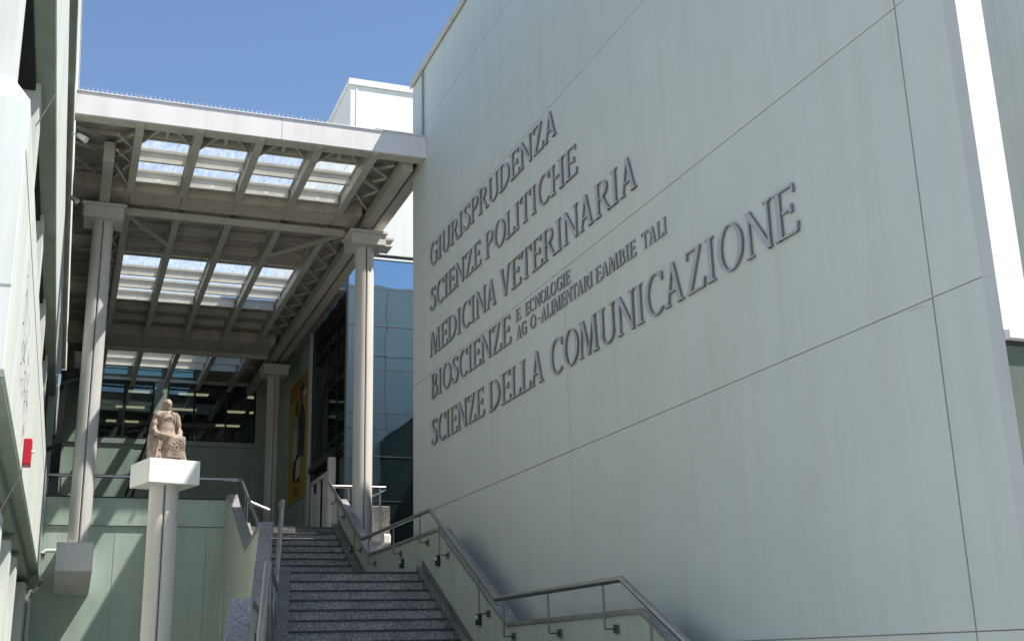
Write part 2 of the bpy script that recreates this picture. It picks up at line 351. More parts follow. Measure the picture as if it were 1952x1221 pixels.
GL['R'] = (0.72, GL['P'][1]+dia(0.55, 0, 0.30, 0.49, TK)+[q4((0.55, 0), (0.76, 0), (0.75, 0.04), (0.60, 0.05))])
GL['B'] = (0.66, stem(0.09)+ser(0.09, 0, TK, 0.05)+ser(0.09, 1, TK, 0.05)+arc(0.26, 0.755, 0.27, 0.245, -90, 90, TK-0.01, TN, 14)+arc(0.27, 0.27, 0.33, 0.27, -90, 90, TK, TN, 14)+[q4((0.2, 0.48), (0.27, 0.48), (0.27, 0.54), (0.2, 0.54)), q4((0.2, 0), (0.27, 0), (0.27, TN), (0.2, TN)), q4((0.2, 1-TN), (0.27, 1-TN), (0.27, 1), (0.2, 1))])
GL['Z'] = (0.68, dia(0.05, 0, 0.44, 1, TK+0.02)+[q4((0.10, 1-TN), (0.50, 1-TN), (0.52, 1), (0.08, 1)), q4((0.16, 0), (0.61, 0), (0.59, TN), (0.16, TN)), q4((0.08, 0.80), (0.12, 0.80), (0.13, 1), (0.08, 1)), q4((0.57, 0), (0.61, 0), (0.65, 0.22), (0.605, 0.22))])
spts = [(0.50, 0.84), (0.44, 0.94), (0.31, 0.985), (0.17, 0.93), (0.125, 0.78), (0.18, 0.65), (0.32, 0.53), (0.45, 0.41), (0.49, 0.27), (0.43, 0.09), (0.29, 0.015), (0.14, 0.05), (0.07, 0.17)]
GL['S'] = (0.60, pstroke(spts, [0.05, 0.06, 0.065, 0.11, 0.145, 0.16, 0.165, 0.16, 0.145, 0.11, 0.065, 0.06, 0.05])+vbar(0.47, 0.78, 0.97, 0.04)+vbar(0.06, 0.03, 0.24, 0.04))
GL['-'] = (0.36, [q4((0.04, 0.40), (0.32, 0.40), (0.32, 0.48), (0.04, 0.48))])
def word(sign, txt, yl, yr, z, h, depth=0.022, off=0.010):
    tot = sum(GL[c][0] for c in txt); sx = (yl-yr)/tot; y = yl
    for c in txt:
        wd, pcs = GL[c]; m = MB(); k = 0
        for q in pcs:
            xf = XW-off-depth-0.0005*(k % 9); xb = XW-off+0.0005*(k % 7); k += 1
            P = [(y-a*sx, z+b*h) for a, b in q]
            v = [(xf, *p) for p in P]+[(xb, *p) for p in P]
            m.add(v, [(0, 1, 2, 3)], 0); m.add(v, [(7, 6, 5, 4), (0, 4, 5, 1), (1, 5, 6, 2), (2, 6, 7, 3), (3, 7, 4, 0)], 1)
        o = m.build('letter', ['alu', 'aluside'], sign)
        y -= wd*sx
def sign(label, z): return thing('wall_lettering', label, 'lettering', (XW, 17, z), 'lines of raised letters on the wall')
s1 = sign('raised grey letters reading GIURISPRUDENZA, top line on the green wall', 7.25); word(s1, 'GIURISPRUDENZA', 20.46, 14.08, 7.25, 0.44)
s2 = sign('raised grey letters reading SCIENZE POLITICHE, second line on the green wall', 6.37); word(s2, 'SCIENZE', 20.46, 17.48, 6.37, 0.44); word(s2, 'POLITICHE', 17.28, 13.45, 6.36, 0.445)
s3 = sign('raised grey letters reading MEDICINA VETERINARIA, third line on the green wall', 5.48); word(s3, 'MEDICINA', 20.46, 16.75, 5.48, 0.46); word(s3, 'VETERINARIA', 16.60, 11.70, 5.47, 0.47)
s4 = sign('raised grey letters reading BIOSCIENZE, fourth line on the green wall', 4.66); word(s4, 'BIOSCIENZE', 20.42, 16.16, 4.66, 0.46)
s5 = sign('small letters E ECNOLOGIE with a missing first letter, beside BIOSCIENZE', 4.93); word(s5, 'E', 15.95, 15.74, 4.92, 0.18, 0.014); word(s5, 'ECNOLOGIE', 15.55, 13.85, 4.90, 0.195, 0.014)
s6 = sign('small letters AG O-ALIMENTARI E AMBIE TALI with gaps, below ECNOLOGIE', 4.65)
for t, a, b in (('AG', 15.93, 15.50), ('O', 15.37, 15.13), ('-', 15.06, 14.96), ('ALIMENTARI', 14.93, 13.13), ('E', 13.06, 12.86), ('AMBIE', 12.86, 11.87), ('TALI', 11.71, 11.07)):
    word(s6, t, a, b, 4.63, 0.205, 0.014)
s7 = sign('largest raised letters reading SCIENZE DELLA COMUNICAZIONE, bottom line on the green wall', 3.77)
word(s7, 'SCIENZE', 20.42, 17.45, 3.78, 0.48); word(s7, 'DELLA', 17.25, 14.86, 3.77, 0.485); word(s7, 'COMUNICAZIONE', 14.66, 8.56, 3.755, 0.49)

# ------------------------------------------------------------------ right parapet with stair flights
LOWZ, MIDZ, TOPZ, SL = -0.19, 1.406, 2.846, 0.516
kr = [(26.3, 3.48), (25.62, 3.48), (22.8, 2.04), (18.12, 2.04), (15.07, 0.46), (11.1, 0.46), (6.9, -1.71), (6.9, -1.8)]
rp = thing('stair_parapet', 'pale green parapet stepping down beside the big lettered wall', 'wall', (5.7, 15, -1.8))
poly = [(y, z-0.05) for y, z in kr[:-1]] + [(6.9, -1.8), (26.3, -1.8)]
MB().prism(poly, 'x', 5.6, 5.77).build('wall_body', 'par', rp)
# raised lower field of the parapet face (the paint steps back below the coping)
for (a, b) in zip(kr[:-2], kr[1:-1]):
    m = MB(); m.hexa([(5.572, b[0], b[1]-0.05), (5.79, b[0], b[1]-0.05), (5.79, a[0], a[1]-0.05), (5.572, a[0], a[1]-0.05), (5.572, b[0], b[1]), (5.79, b[0], b[1]), (5.79, a[0], a[1]), (5.572, a[0], a[1])])
    m.build('coping', 'cop', rp)
def xo(y):  # outer face of the splayed left parapet
    return 2.81-0.1883*(18.35-y) if y <= 18.35 else 2.81+(y-18.35)*(0.39/4.45) if y < 22.8 else 3.2
kl = [(26.1, 3.52), (25.55, 3.52), (22.8, 2.12), (18.35, 2.12), (15.44, 0.60), (11.34, 0.60), (6.9, -1.71)]
lp = thing('stair_parapet', 'splayed pale green parapet on the left side of the stairs', 'wall', (3.0, 18, -1.8))
for (a, b) in zip(kl[:-1], kl[1:]):
    xa, xb = xo(a[0]), xo(b[0]); T = 0.175
    m = MB(); m.hexa([(xb, b[0], -1.8), (xb+T, b[0], -1.8), (xa+T, a[0], -1.8), (xa, a[0], -1.8), (xb, b[0], b[1]-0.05), (xb+T, b[0], b[1]-0.05), (xa+T, a[0], a[1]-0.05), (xa, a[0], a[1]-0.05)])
    m.build('wall_body', 'par', lp)
    m = MB(); e = 0.018
    m.hexa([(xb-e, b[0], b[1]-0.05), (xb+T+e, b[0], b[1]-0.05), (xa+T+e, a[0], a[1]-0.05), (xa-e, a[0], a[1]-0.05), (xb-e, b[0], b[1]), (xb+T+e, b[0], b[1]), (xa+T+e, a[0], a[1]), (xa-e, a[0], a[1])])
    m.build('coping', 'cop', lp)
def flight(label, ytop, ztop, n, xl, xr=5.50):
    """n risers ending at height ztop with the top nosing at y=ytop; xl(y) left end"""
    t = thing('stair_flight', label, 'stairs', (4.4, ytop-2, ztop-n*0.16))
    for k in range(n):
        z = ztop-0.16*k; y = ytop-0.31*k
        x0, x1 = xl(y), xl(y+0.31)
        jz = random.uniform(-0.001, 0.001)
        if k:
            xm = x0+(xr-x0)*(0.42, 0.61, 0.5)[k % 3]
            MB().prism([(x0, y), (xm-0.003, y), (xm-0.003, y+0.325), (x1, y+0.325)], 'z', z-0.026, z+jz).build('tread', 'gran', t, bevel=0.003)
            m = MB(); m.prism([(xm+0.003, y+random.uniform(-.003, .003)), (xr, y), (xr, y+0.325), (xm+0.003, y+0.325)], 'z', z-0.026, z-jz)
        else:
            m = MB(); m.prism([(x0, y), (xr, y), (xr, y+0.36), (x1, y+0.36)], 'z', z-0.026, z+0.003)
        m.build('tread', 'gran', t, bevel=0.003)
        m = MB(); m.box(min(x0, x1), xr, y+0.030, y+0.05, z-0.16, z-0.0265); m.build('riser', 'granr' if (k or n == 10) else 'sunband', t)
    # sloped granite stringers at both ends
    yb = ytop-0.31*(n-1)-0.1
    def zs_(y): return ztop+(y-ytop)*SL+0.03
    for side in (0, 1):
        m = MB()
        if side:
            a0, a1, b0, b1 = xr, 5.598, xr, 5.598
        else:
            a0, a1, b0, b1 = xl(yb)-0.31, xl(yb), xl(ytop+0.1)-0.31, xl(ytop+0.1)
        ya, yb2 = yb, ytop+0.16
        m.hexa([(a0, ya, zs_(ya)-0.5), (a1, ya, zs_(ya)-0.5), (b1, yb2, zs_(yb2)-0.5), (b0, yb2, zs_(yb2)-0.5), (a0, ya, zs_(ya)), (a1, ya, zs_(ya)), (b1, yb2, zs_(ytop)+0.06), (b0, yb2, zs_(ytop)+0.06)])
        m.build('stringer', 'strg', t)
    m = MB(); m.prism([(yb-0.1, zs_(yb-0.1)-0.06), (ytop+0.1, zs_(ytop)+0.05), (ytop+0.1, zs_(ytop)+0.17), (yb-0.1, zs_(yb-0.1)+0.09)], 'x', 5.583, 5.601); m.build('skirting', 'band', t)
    return t
flight('upper granite stair flight rising to the shaded entrance landing', 25.5, TOPZ, 9, lambda y: 3.68, 5.46)
flight('middle granite stair flight between the splayed parapets, widest in view', 18.93, MIDZ, 10, lambda y: 3.40-0.19*(18.98-y))
flight('lowest granite stair flight in front of the lower landing', 11.9, LOWZ, 10, lambda y: 2.15-0.19*(11.9-y))
# landing edge strip at the top of the stairs
MB().box(3.38, 5.6, 25.50, 25.519, 2.70, 2.83).build('landing_edge', 'band').__setitem__('kind', 'structure')

# step lights let into the parapet
for i, (y, z, l) in enumerate([(24.2, 2.24, 'small step light in the parapet beside the upper flight'), (20.25, 1.65, 'small step light in the parapet beside the middle landing'), (18.1, 1.52, 'small step light in the parapet at the top of the middle flight'), (16.15, 0.54, 'small step light low in the parapet beside the middle flight')]):
    t = thing('step_light', l, 'light', (5.6, y, z), 'step lights in the parapet')
    h = MB(); h.box(5.545, 5.599, y-0.07, y+0.07, z-0.08, z+0.08); hb = h.build('housing', 'fdark', t, bevel=0.01)
    MB().box(5.538, 5.5445, y-0.05, y+0.05, z+0.0, z+0.06).build('lens', 'block', t)

# ------------------------------------------------------------------ handrails
def rail(label, pts, posts, rad=0.036, wallx=None, drop=0.44, bracket=0.15, fixed=None):
    t = thing('handrail', label, 'handrail', pts[0], 'stainless steel handrails')
    MB().tube(pts, rad, 14).build('rail', 'steel', t, smooth=50)
    for (x, y, z, zb, bx) in posts:
        p = MB(); p.tube([(x, y, z-0.03), (x, y, zb)], 0.014, 8)
        po = p.build('post', 'bracket', t, smooth=50)
        if bx:
            b = MB(); b.tube([(x, y, zb), (bx, y, zb)], 0.010, 6); s = 1 if bx > x else -1
            b.box(min(bx, bx-0.03*s), max(bx, bx-0.03*s), y-0.045, y+0.045, zb-0.045, zb+0.045)
            bo = b.build('bracket', 'bracket'); bo.parent = po
    return t
def interp(pts, y):
    for a, b in zip(pts[:-1], pts[1:]):
        if min(a[1], b[1]) <= y <= max(a[1], b[1]) and abs(a[1]-b[1]) > 1e-6:
            s = (y-a[1])/(b[1]-a[1]); return tuple(a[i]+(b[i]-a[i])*s for i in range(3))
XR = 5.45
rpts = [(XR, 26.1, 3.87), (XR, 25.9, 3.87), (XR, 22.74, 2.314), (XR, 18.09, 2.314), (XR, 15.07, 0.76), (XR, 11.2, 0.76), (XR, 6.9, -1.42)]
po = []
for y, zb in ((25.0, 3.01), (23.4, 2.16), (22.2, 1.80), (20.35, 1.82), (18.69, 1.86), (17.6, 1.56), (15.75, 0.60), (14.78, 0.27), (13.23, 0.27), (11.67, 0.27), (10.6, 0.014), (8.9, -0.85)):
    q = interp(rpts, y); po.append((q[0], y, q[2], zb, 5.6))
rail('stainless handrail running down the right parapet below the lettered wall', rpts, po)
lr = [(3.50, 26.15, 3.92), (3.50, 26.0, 3.92), (3.50, 22.8, 2.42)]
rail('stainless handrail on the left of the upper flight', lr, [(3.5, y, interp(lr, y)[2], interp(lr, y)[2]-0.75, 3.39) for y in (25.2, 23.5)])
xi = lambda y: xo(y)+0.32
lr2 = [(xi(18.75), 18.75, 2.44), (xi(18.4), 18.4, 2.44), (xi(15.4), 15.4, 0.92), (xi(11.45), 11.45, 0.92), (xi(8.0), 8.0, -0.86)]
rail('stainless handrail on the left splayed parapet, closest to the statue column', lr2, [(xi(y), y, interp(lr2, y)[2], interp(lr2, y)[2]-0.65, xo(y)+0.18) for y in (17.5, 15.8, 14.5, 12.6, 10.6, 9.2)])
# rail along the landing edge over the retaining wall
lr3 = [(-0.44, 26.2, 3.93), (3.55, 26.2, 3.93)]
rail('stainless rail along the landing edge above the retaining wall', lr3, [(x, 26.2, 3.93, 3.46, None) for x in (-0.2, 1.35, 2.62, 3.45)])
lr4 = [(3.9, 28.6, 3.8), (4.4, 27.2, 3.5), (4.45, 26.9, 3.2)]
t = thing('handrail', 'short shaded handrail on the landing behind the left parapet', 'handrail', (3.8, 27, 2.85), 'stainless steel handrails')
MB().tube([(3.85, 27.3, 3.62), (4.35, 27.3, 3.42)], 0.03, 10).build('rail', 'steel', t, smooth=50)
MB().tube([(3.85, 27.3, 3.60), (3.85, 27.3, 2.85)], 0.018, 8).build('post', 'steel', t, smooth=50)
gr = thing('guard_rail', 'bright steel guard rail behind the right column at landing level', 'railing', (6.2, 26.3, 2.85))
MB().tube([(5.58, 26.3, 3.86), (6.85, 26.3, 3.86)], 0.035, 12).build('rail', 'steel', gr, smooth=50)
MB().tube([(6.85, 26.3, 3.80), (6.35, 26.3, 3.55)], 0.03, 12).build('brace', 'steel', gr, smooth=50)
for x in (5.98, 6.72): MB().tube([(x, 26.3, 3.84), (x, 26.3, 2.85)], 0.03, 10).build('post', 'steel', gr, smooth=50)

# ------------------------------------------------------------------ retaining wall
rw = thing('retaining_wall', 'pale green retaining wall under the landing, streaked by sun and shadow', 'wall', (1.2, 26.1, -1.8))
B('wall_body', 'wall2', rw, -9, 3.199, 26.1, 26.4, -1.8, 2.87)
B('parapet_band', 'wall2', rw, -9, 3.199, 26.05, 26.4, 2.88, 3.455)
B('coping', 'fdark', rw, -9, 3.199, 26.03, 26.42, 3.457, 3.48)
for x in (0.95, 2.82): B('joint_strip', 'joint', rw, x, x+0.012, 26.094, 26.0995, -1.8, 2.8)

# ------------------------------------------------------------------ columns
def shaft(cx, cy, z0, z1, rad, name, mat, parent):
    prof = []; n = 96; nw = 0.085
    for i in range(n):
        a = 2*math.pi*i/n; d = min(abs((a-k*math.pi/2+math.pi) % (2*math.pi)-math.pi) for k in range(4))
        rr = rad-0.035 if d < nw*1.4 else rad
        prof.append((cx+rr*math.cos(a), cy+rr*math.sin(a)))
    m = MB(); m.prism(prof, 'z', z0, z1)
    o = m.build(name, mat, parent, smooth=25)
    MB().tube([(cx, cy, z0+0.01), (cx, cy, z1-0.01)], rad-0.034, 20).build('groove_lining', 'fdark', parent)
    return o
def column(cx, cy, z0, label, base=None):
    t = thing('canopy_column', label, 'column', (cx, cy, z0), 'round canopy columns')
    shaft(cx, cy, z0, 9.14, 0.215, 'shaft', 'colm', t)
    MB().box(cx-0.40, cx+0.40, cy-0.40, cy+0.40, 9.14, 9.40).build('capital', 'colm', t, bevel=0.008)
    MB().box(cx-0.44, cx+0.44, cy-0.44, cy+0.44, 9.40, 9.47).build('cap_plate', 'colm', t, bevel=0.006)
    return t
c1 = column(0.235, 24.9, 2.37, 'left beige canopy column standing on a block bracketed off the retaining wall')
m = MB(); m.prism([(24.45, 2.37), (26.098, 2.37), (26.098, 1.46), (24.45, 1.82)], 'x', -0.16, 0.52)
tb = m.build('bracket_block', 'block', c1, bevel=0.01)
c2 = column(5.96, 24.9, 1.2, 'right beige canopy column rising behind the parapet, brightly sunlit side')
MB().box(6.36, 6.58, 24.6, 25.1, 9.33, 9.38).build('bracket_plate', 'colm', c2)
MB().box(6.36, 6.54, 24.6, 25.1, 9.16, 9.20).build('bracket_plate', 'colm', c2)
c3 = column(6.06, 37.9, 2.85, 'shaded beige canopy column at the back beside the poster')
c4 = column(0.235, 37.9, 2.85, 'shaded beige canopy column at the back left, hidden behind the front column')

# ------------------------------------------------------------------ canopy
cn = thing('entrance_canopy', 'cream steel canopy with skylights spanning between the buildings', 'canopy', (3, 30, 9.6))
ZB, ZD = 9.65, 10.05
XL = -0.43
# fascia in sheets
for a, b in ((XL, 3.30), (3.306, XW-0.002)):
    B('fascia', 'fascia', cn, a, b, 20.72, 20.78, 9.68, 10.13, bevel=0.006)
B('fascia_soffit', 'cream', cn, XL, XW-0.002, 20.785, 21.05, 9.68, 9.72)
B('fascia_cap', 'fascia', cn, XL, XW-0.002, 20.70, 21.0, 10.132, 10.15)
RX = [0.72, 1.80, 2.94, 4.08, 5.19]
for x in RX:
    for y0, y1 in ((20.8, 24.25), (25.4, 35.8), (37.45, 42.95)):
        m = MB(); m.box(x-0.075, x+0.075, y0, y1, ZB, ZB+0.035); m.box(x-0.02, x+0.02, y0, y1, ZB+0.035, ZD-0.06); m.box(x-0.075, x+0.075, y0, y1, ZD-0.06, ZD-0.035)
        m.build('rafter', 'cream', cn)
py = [21.4+0.0, 22.12, 22.84, 23.95]+[25.9+1.11*i for i in range(9)]+[38.3, 39.3, 40.3]
SK = ((22.12, 24.0), (29.23, 32.56), (38.3, 40.3))
for y in py:
    for a, b in zip([XL]+RX+[5.75], RX+[5.75, 5.9]):
        if b-a < 0.3: continue
        lo = 9.97 if (y == 22.12 or abs(y-29.23) < .01 or a >= 5.1 or b <= 0.73) else 9.80 if (y in (22.84, 23.95) or 29 < y < 33 or y > 38) else 9.86
        m = MB(); x0, x1 = a+0.077, b-0.077
        m.box(x0, x1, y-0.03, y+0.03, ZD-0.05, ZD-0.012); m.box(x0, x1, y-0.012, y+0.012, lo+0.0251, ZD-0.0501); m.box(x0, x1, y-0.035, y+0.035, lo, lo+0.025)
        m.build('purlin', 'cream', cn)
# deck panels and skylight panes row by row
rows = [20.79, 21.4, 22.12, 22.84, 23.95, 24.25, 25.1]+[25.9+1.11*i for i in range(9)]+[35.8, 37.4, 38.3, 39.3, 40.3, 41.4, 42.98]
cols = [XL, 0.72, 1.80, 2.94, 4.08, 5.19, 6.15]
for ra, rb in zip(rows[:-1], rows[1:]):
    for i, (a, b) in enumerate(zip(cols[:-1], cols[1:])):
        mid = (ra+rb)/2
        glz = any(s0 <= mid <= s1 for s0, s1 in SK) and 1 <= i <= 4
        if glz:
            sk = MB(); sk.box(a+0.006, b-0.006, ra+0.03, ra+0.06, ZD, ZD+0.03); sk.box(a+0.006, b-0.006, rb-0.06, rb-0.03, ZD, ZD+0.03)
            sk.box(a+0.006, a+0.04, ra+0.06, rb-0.06, ZD, ZD+0.03); sk.box(b-0.04, b-0.006, ra+0.06, rb-0.06, ZD, ZD+0.03)
            fo = sk.build('skylight_frame', 'cream', cn)
            pn = MB(); pn.add([(a+0.03, ra+0.04, ZD+0.034), (b-0.03, ra+0.04, ZD+0.034), (b-0.03, rb-0.04, ZD+0.034), (a+0.03, rb-0.04, ZD+0.034)], [(0, 1, 2, 3)])
            po_ = pn.build('pane', 'pane'); po_.parent = fo
        elif ra > 40 and 1 <= i <= 3:
            q_ = MB(); q_.box(a+0.006, a+0.09, ra+0.004, rb-0.004, ZD, ZD+0.04); q_.box(b-0.09, b-0.006, ra+0.004, rb-0.004, ZD, ZD+0.04)
            q_.box(a+0.09, b-0.09, ra+0.004, ra+0.08, ZD, ZD+0.04); q_.box(a+0.09, b-0.09, rb-0.08, rb-0.004, ZD, ZD+0.04)
            q_ = q_.build('skylight_frame', 'fdark', cn)
            t_ = MB(); t_.add([(a+0.09, ra+0.08, ZD+0.02), (b-0.09, ra+0.08, ZD+0.02), (b-0.09, rb-0.08, ZD+0.02), (a+0.09, rb-0.08, ZD+0.02)], [(0, 1, 2, 3)])
            t_ = t_.build('pane', 'tinted'); t_.parent = q_
        else:
            B('deck_panel', 'deck', cn, a+0.006, b-0.006, ra+0.004, rb-0.004, ZD, ZD+0.05)
# box girders on the column lines, in sheets
for gy0, gy1, mt in ((24.25, 25.05, 'brown'), (35.85, 37.35, 'brown')):
    xs = [XL, 0.72, 1.80, 2.94, 4.08, 5.19, 5.74]
    for a, b in zip(xs[:-1], xs[1:]):
        dz = random.uniform(0, 0.012)
        B('girder_sheet', mt, cn, a+0.004, b-0.004, gy0, gy1, 9.70+dz, 10.03, bevel=0.006)
B('cross_beam', 'cream', cn, 0.66, 5.52, 25.10, 25.20, 9.49, 9.62)
B('cross_beam', 'cream', cn, 0.66, 5.52, 25.10, 25.32, 9.62, 9.64)
B('cross_beam', 'cream', cn, 0.30, 5.74, 37.36, 37.46, 9.58, 9.72)
# longitudinal edge beams
B('edge_beam', 'cream', cn, 0.12, 0.33, 22.3, 42.9, 9.48, 9.90, bevel=0.006)
B('edge_beam', 'cream', cn, 5.84, 6.06, 21.2, 42.9, 9.58, 9.86, bevel=0.006)
B('gutter', 'cream', cn, 6.16, 6.19, 21.0, 21.72, 9.62, 10.12); B('gutter', 'cream', cn, 6.16, 6.40, 21.75, 42.9, 9.66, 10.12)
B('sky_blocker_strip', 'deck', cn, 6.41, 6.79, 30.5, 42.9, 9.95, 10.0)  # added strip closing the gap, keeps sky light off the side wall
B('edge_angle', 'black', cn, 6.11, 6.155, 21.0, 42.9, 9.75, 9.80)
# bracing
def brace(a, b, w=0.035): MB().bar(a, b, w*1.3, w*1.3).build('brace', 'cream', cn)
for xa, xb in ((0.45, 0.66), (5.25, 5.74)):
    ylist = [21.4, 22.12, 22.84, 23.95]+[25.9+1.11*i for i in range(9)]
    for y0, y1 in zip(ylist[:-1], ylist[1:]):
        if y0 > 23.9 and y1 < 26: continue
        e = 0.06; w0, w1 = (xa, xb)
        if xa > 5: brace((w0, y0+e, 9.70), (w1, y1-e, 9.74)); brace((w1, y0+e, 9.76), (w0, y1-e, 9.72+0.1))
        else: brace((0.36, y0+e, 9.70), (0.64, y1-e, 9.74)); brace((0.64, y0+e, 9.76), (0.36, y1-e, 9.82))
for y0, y1 in zip([21.4, 22.12, 22.84], [22.12, 22.84, 23.95]):
    brace((-0.38, y0, 9.72), (0.0, y1, 9.92))
for a, b in zip(RX[:-1], RX[1:]):
    c = (a+b)/2
    brace((a+0.08, 21.95, 9.82), (c, 21.0, 9.86)); brace((c, 21.0, 9.84), (b-0.08, 21.95, 9.88)); brace((c, 20.9, 9.95), (c, 21.9, 9.95), 0.05)
    B('front_trimmer', 'cream', cn, a+0.078, b-0.078, 21.93, 21.99, 9.96, 10.04)
    for y in (23.91, 32.52): B('clip', 'fascia', cn, c-0.035, c+0.035, y-0.06, y-0.036, 9.80, 9.87)
brace((0.62, 25.1, 9.55), (1.78, 27.3, 9.62), 0.06); brace((5.55, 25.1, 9.55), (4.10, 27.4, 9.62), 0.06)
# bird spikes on the fascia
sp = MB(); x = XL+0.1
while x < 4.9:
    for dx, dy in ((0, 0), (0.03, 0.014), (-0.03, -0.03)):
        p0 = (x, 20.74, 10.15); p1 = (x+dx+random.uniform(-.01, .01), 20.74+dy, 10.15+random.uniform(0.085, 0.12))
        sp.add([(p0[0]-0.003, p0[1], p0[2]), (p0[0]+0.003, p0[1], p0[2]), (p1[0], p1[1], p1[2]), (p0[0], p0[1]+0.004, p0[2])], [(0, 1, 2), (1, 3, 2), (3, 0, 2)])
    x += 0.085
o = sp.build('bird_spikes', 'block', cn); o['kind'] = 'stuff'

# ------------------------------------------------------------------ back wall with windows, room and lamps behind
YB = 43.0
bw = thing('rear_building', 'shaded green rear wall with a dark window band under the canopy', 'building', (3, YB, 2.85))
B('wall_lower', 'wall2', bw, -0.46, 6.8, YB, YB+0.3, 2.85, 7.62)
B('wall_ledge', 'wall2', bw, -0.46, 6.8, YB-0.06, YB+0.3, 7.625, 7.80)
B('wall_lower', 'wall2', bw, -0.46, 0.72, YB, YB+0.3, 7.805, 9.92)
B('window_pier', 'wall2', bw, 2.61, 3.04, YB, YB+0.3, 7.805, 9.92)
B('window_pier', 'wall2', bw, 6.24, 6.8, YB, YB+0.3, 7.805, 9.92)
B('lintel', 'white', bw, -0.46, 6.8, YB-0.05, YB+0.3, 9.925, 10.10)
for x0, x1, mull in ((0.72, 2.61, [1.59]), (3.04, 6.24, [4.02, 5.17])):
    fm = MB(); d = 0.07
    fm.box(x0, x1, YB+0.02, YB+0.12, 7.805, 7.805+d); fm.box(x0, x1, YB+0.02, YB+0.12, 9.92-d*2, 9.92)
    for xm in [x0+d/2, x1-d/2]+mull: fm.box(xm-d/2, xm+d/2, YB+0.019, YB+0.119, 7.805+d, 9.92-2*d)
    fr = fm.build('window_frame', 'fdark', bw)
    xs = [x0]+mull+[x1]
    for a, b in zip(xs[:-1], xs[1:]):
        p = MB(); ins = 0.08; tl = random.uniform(-0.015, 0.015)
        p.add([(a+ins*.5, YB+0.07, 7.87), (b-ins*.5, YB+0.07+tl, 7.87), (b-ins*.5, YB+0.07+tl, 9.79), (a+ins*.5, YB+0.07, 9.79)], [(0, 1, 2, 3)])
        po_ = p.build('pane', 'win'); po_.parent = fr
# clerestory band above
B('wall_upper', 'wall2', bw, -0.46, 0.70, YB+0.02, YB+0.3, 10.105, 12.0)
for x0, x1 in ((0.74, 1.62), (1.86, 2.80), (3.02, 3.92), (4.14, 5.1)):
    fm = MB(); fm.box(x0, x1, YB+0.02, YB+0.08, 10.11, 10.15); fm.box(x0, x1, YB+0.02, YB+0.08, 10.34, 10.37); fm.box(x0, x1, YB+0.02, YB+0.08, 10.58, 10.62)
    fr = fm.build('clerestory_frame', 'fdark', bw)
    p = MB(); p.add([(x0, YB+0.05, 10.15), (x1, YB+0.05, 10.15), (x1, YB+0.05, 10.58), (x0, YB+0.05, 10.58)], [(0, 1, 2, 3)]); q = p.build('pane', 'cler'); q.parent = fr
B('wall_upper', 'fdark', bw, 0.70, 6.8, YB+0.10, YB+0.3, 10.105, 12.0)
# room behind the windows
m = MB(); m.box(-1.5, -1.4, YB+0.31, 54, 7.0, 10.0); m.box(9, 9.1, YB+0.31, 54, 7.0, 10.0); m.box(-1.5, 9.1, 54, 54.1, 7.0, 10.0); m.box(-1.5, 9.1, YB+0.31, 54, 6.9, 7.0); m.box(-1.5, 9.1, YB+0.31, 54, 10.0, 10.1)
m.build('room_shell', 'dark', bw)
for i, (x0, x1, y) in enumerate([(1.78, 2.55, 45.0), (1.45, 1.7, 47.9), (1.85, 2.55, 47.9), (1.2, 1.6, 50.9), (1.95, 2.5, 50.9), (3.6, 4.7, 45.0), (3.45, 4.55, 47.9), (6.2, 6.5, 45.0), (6.6, 7.15, 45.0), (5.75, 6.5, 47.9), (6.7, 6.85, 47.9), (5.7, 6.7, 50.9)]):
    B('ceiling_lamp', 'lamp', bw, x0, x1, y-0.14, y+0.14, 9.95, 9.99)

# ------------------------------------------------------------------ building on the right: side wall with poster, glass front, white upper block
rb = thing('corner_building', 'white upper block with tall blue glass front behind the right column', 'building', (7.5, 30.4, 2.85))
XS, YG = 6.8, 30.4
B('white_block', 'whitewall', rb, XS, 15, YG, 43.3, 11.06, 16.22, bevel=0.01)
B('roof_trim', 'whitewall', rb, XS-0.05, 15.05, YG-0.05, 43.3, 16.225, 16.42)
B('corner_trim', 'whitewall', rb, XS+0.17, XS+0.20, YG-0.02, YG-0.002, 11.1, 16.2)
B('wall_rib', 'block', rb, XS+0.3, 15, YG-0.03, YG-0.002, 13.86, 13.93)
B('slot_window', 'fdark', rb, 7.55, 9.6, YG-0.02, YG-0.003, 14.62, 14.92)
B('window_head', 'fdark', rb, XS+0.02, 15, YG+0.03, YG+0.3, 10.96, 11.055)
B('window_head', 'whitewall', rb, XS+0.02, 15, YG-0.02, YG+0.3, 10.90, 10.955)
zz = [2.85, 4.1, 5.30, 6.5, 7.72, 8.95, 10.04, 10.895]
xx = [XS+0.03, 9.05, 11.2, 13.3, 15]
for a, b in zip(zz[:-1], zz[1:]):
    for c, d in zip(xx[:-1], xx[1:]):
        e1, e2 = random.uniform(-0.006, 0.006), random.uniform(-0.006, 0.006)
        p = MB(); p.add([(c+0.02, YG+0.03, a+0.012), (d-0.02, YG+0.03+e1, a+0.012), (d-0.02, YG+0.03+e1+e2, b-0.012), (c+0.02, YG+0.03+e2, b-0.012)], [(0, 1, 2, 3)])
        p.build('glass_panel', 'refl', rb)
m = MB()
for z in zz: m.box(XS, 15, YG+0.01, YG+0.026, z-0.009, z+0.009)
for x in xx: m.box(x-0.02, x+0.02, YG+0.012, YG+0.027, 2.85, 10.89)
m.build('glazing_bars', 'bracket', rb)
B('corner_post', 'fdark', rb, XS-0.03, XS+0.03, YG-0.03, YG+0.06, 2.85, 10.9)
B('room_shell', 'dark', rb, XS+1.2, 15, YG+1.2, 42.9, 2.85, 10.9)
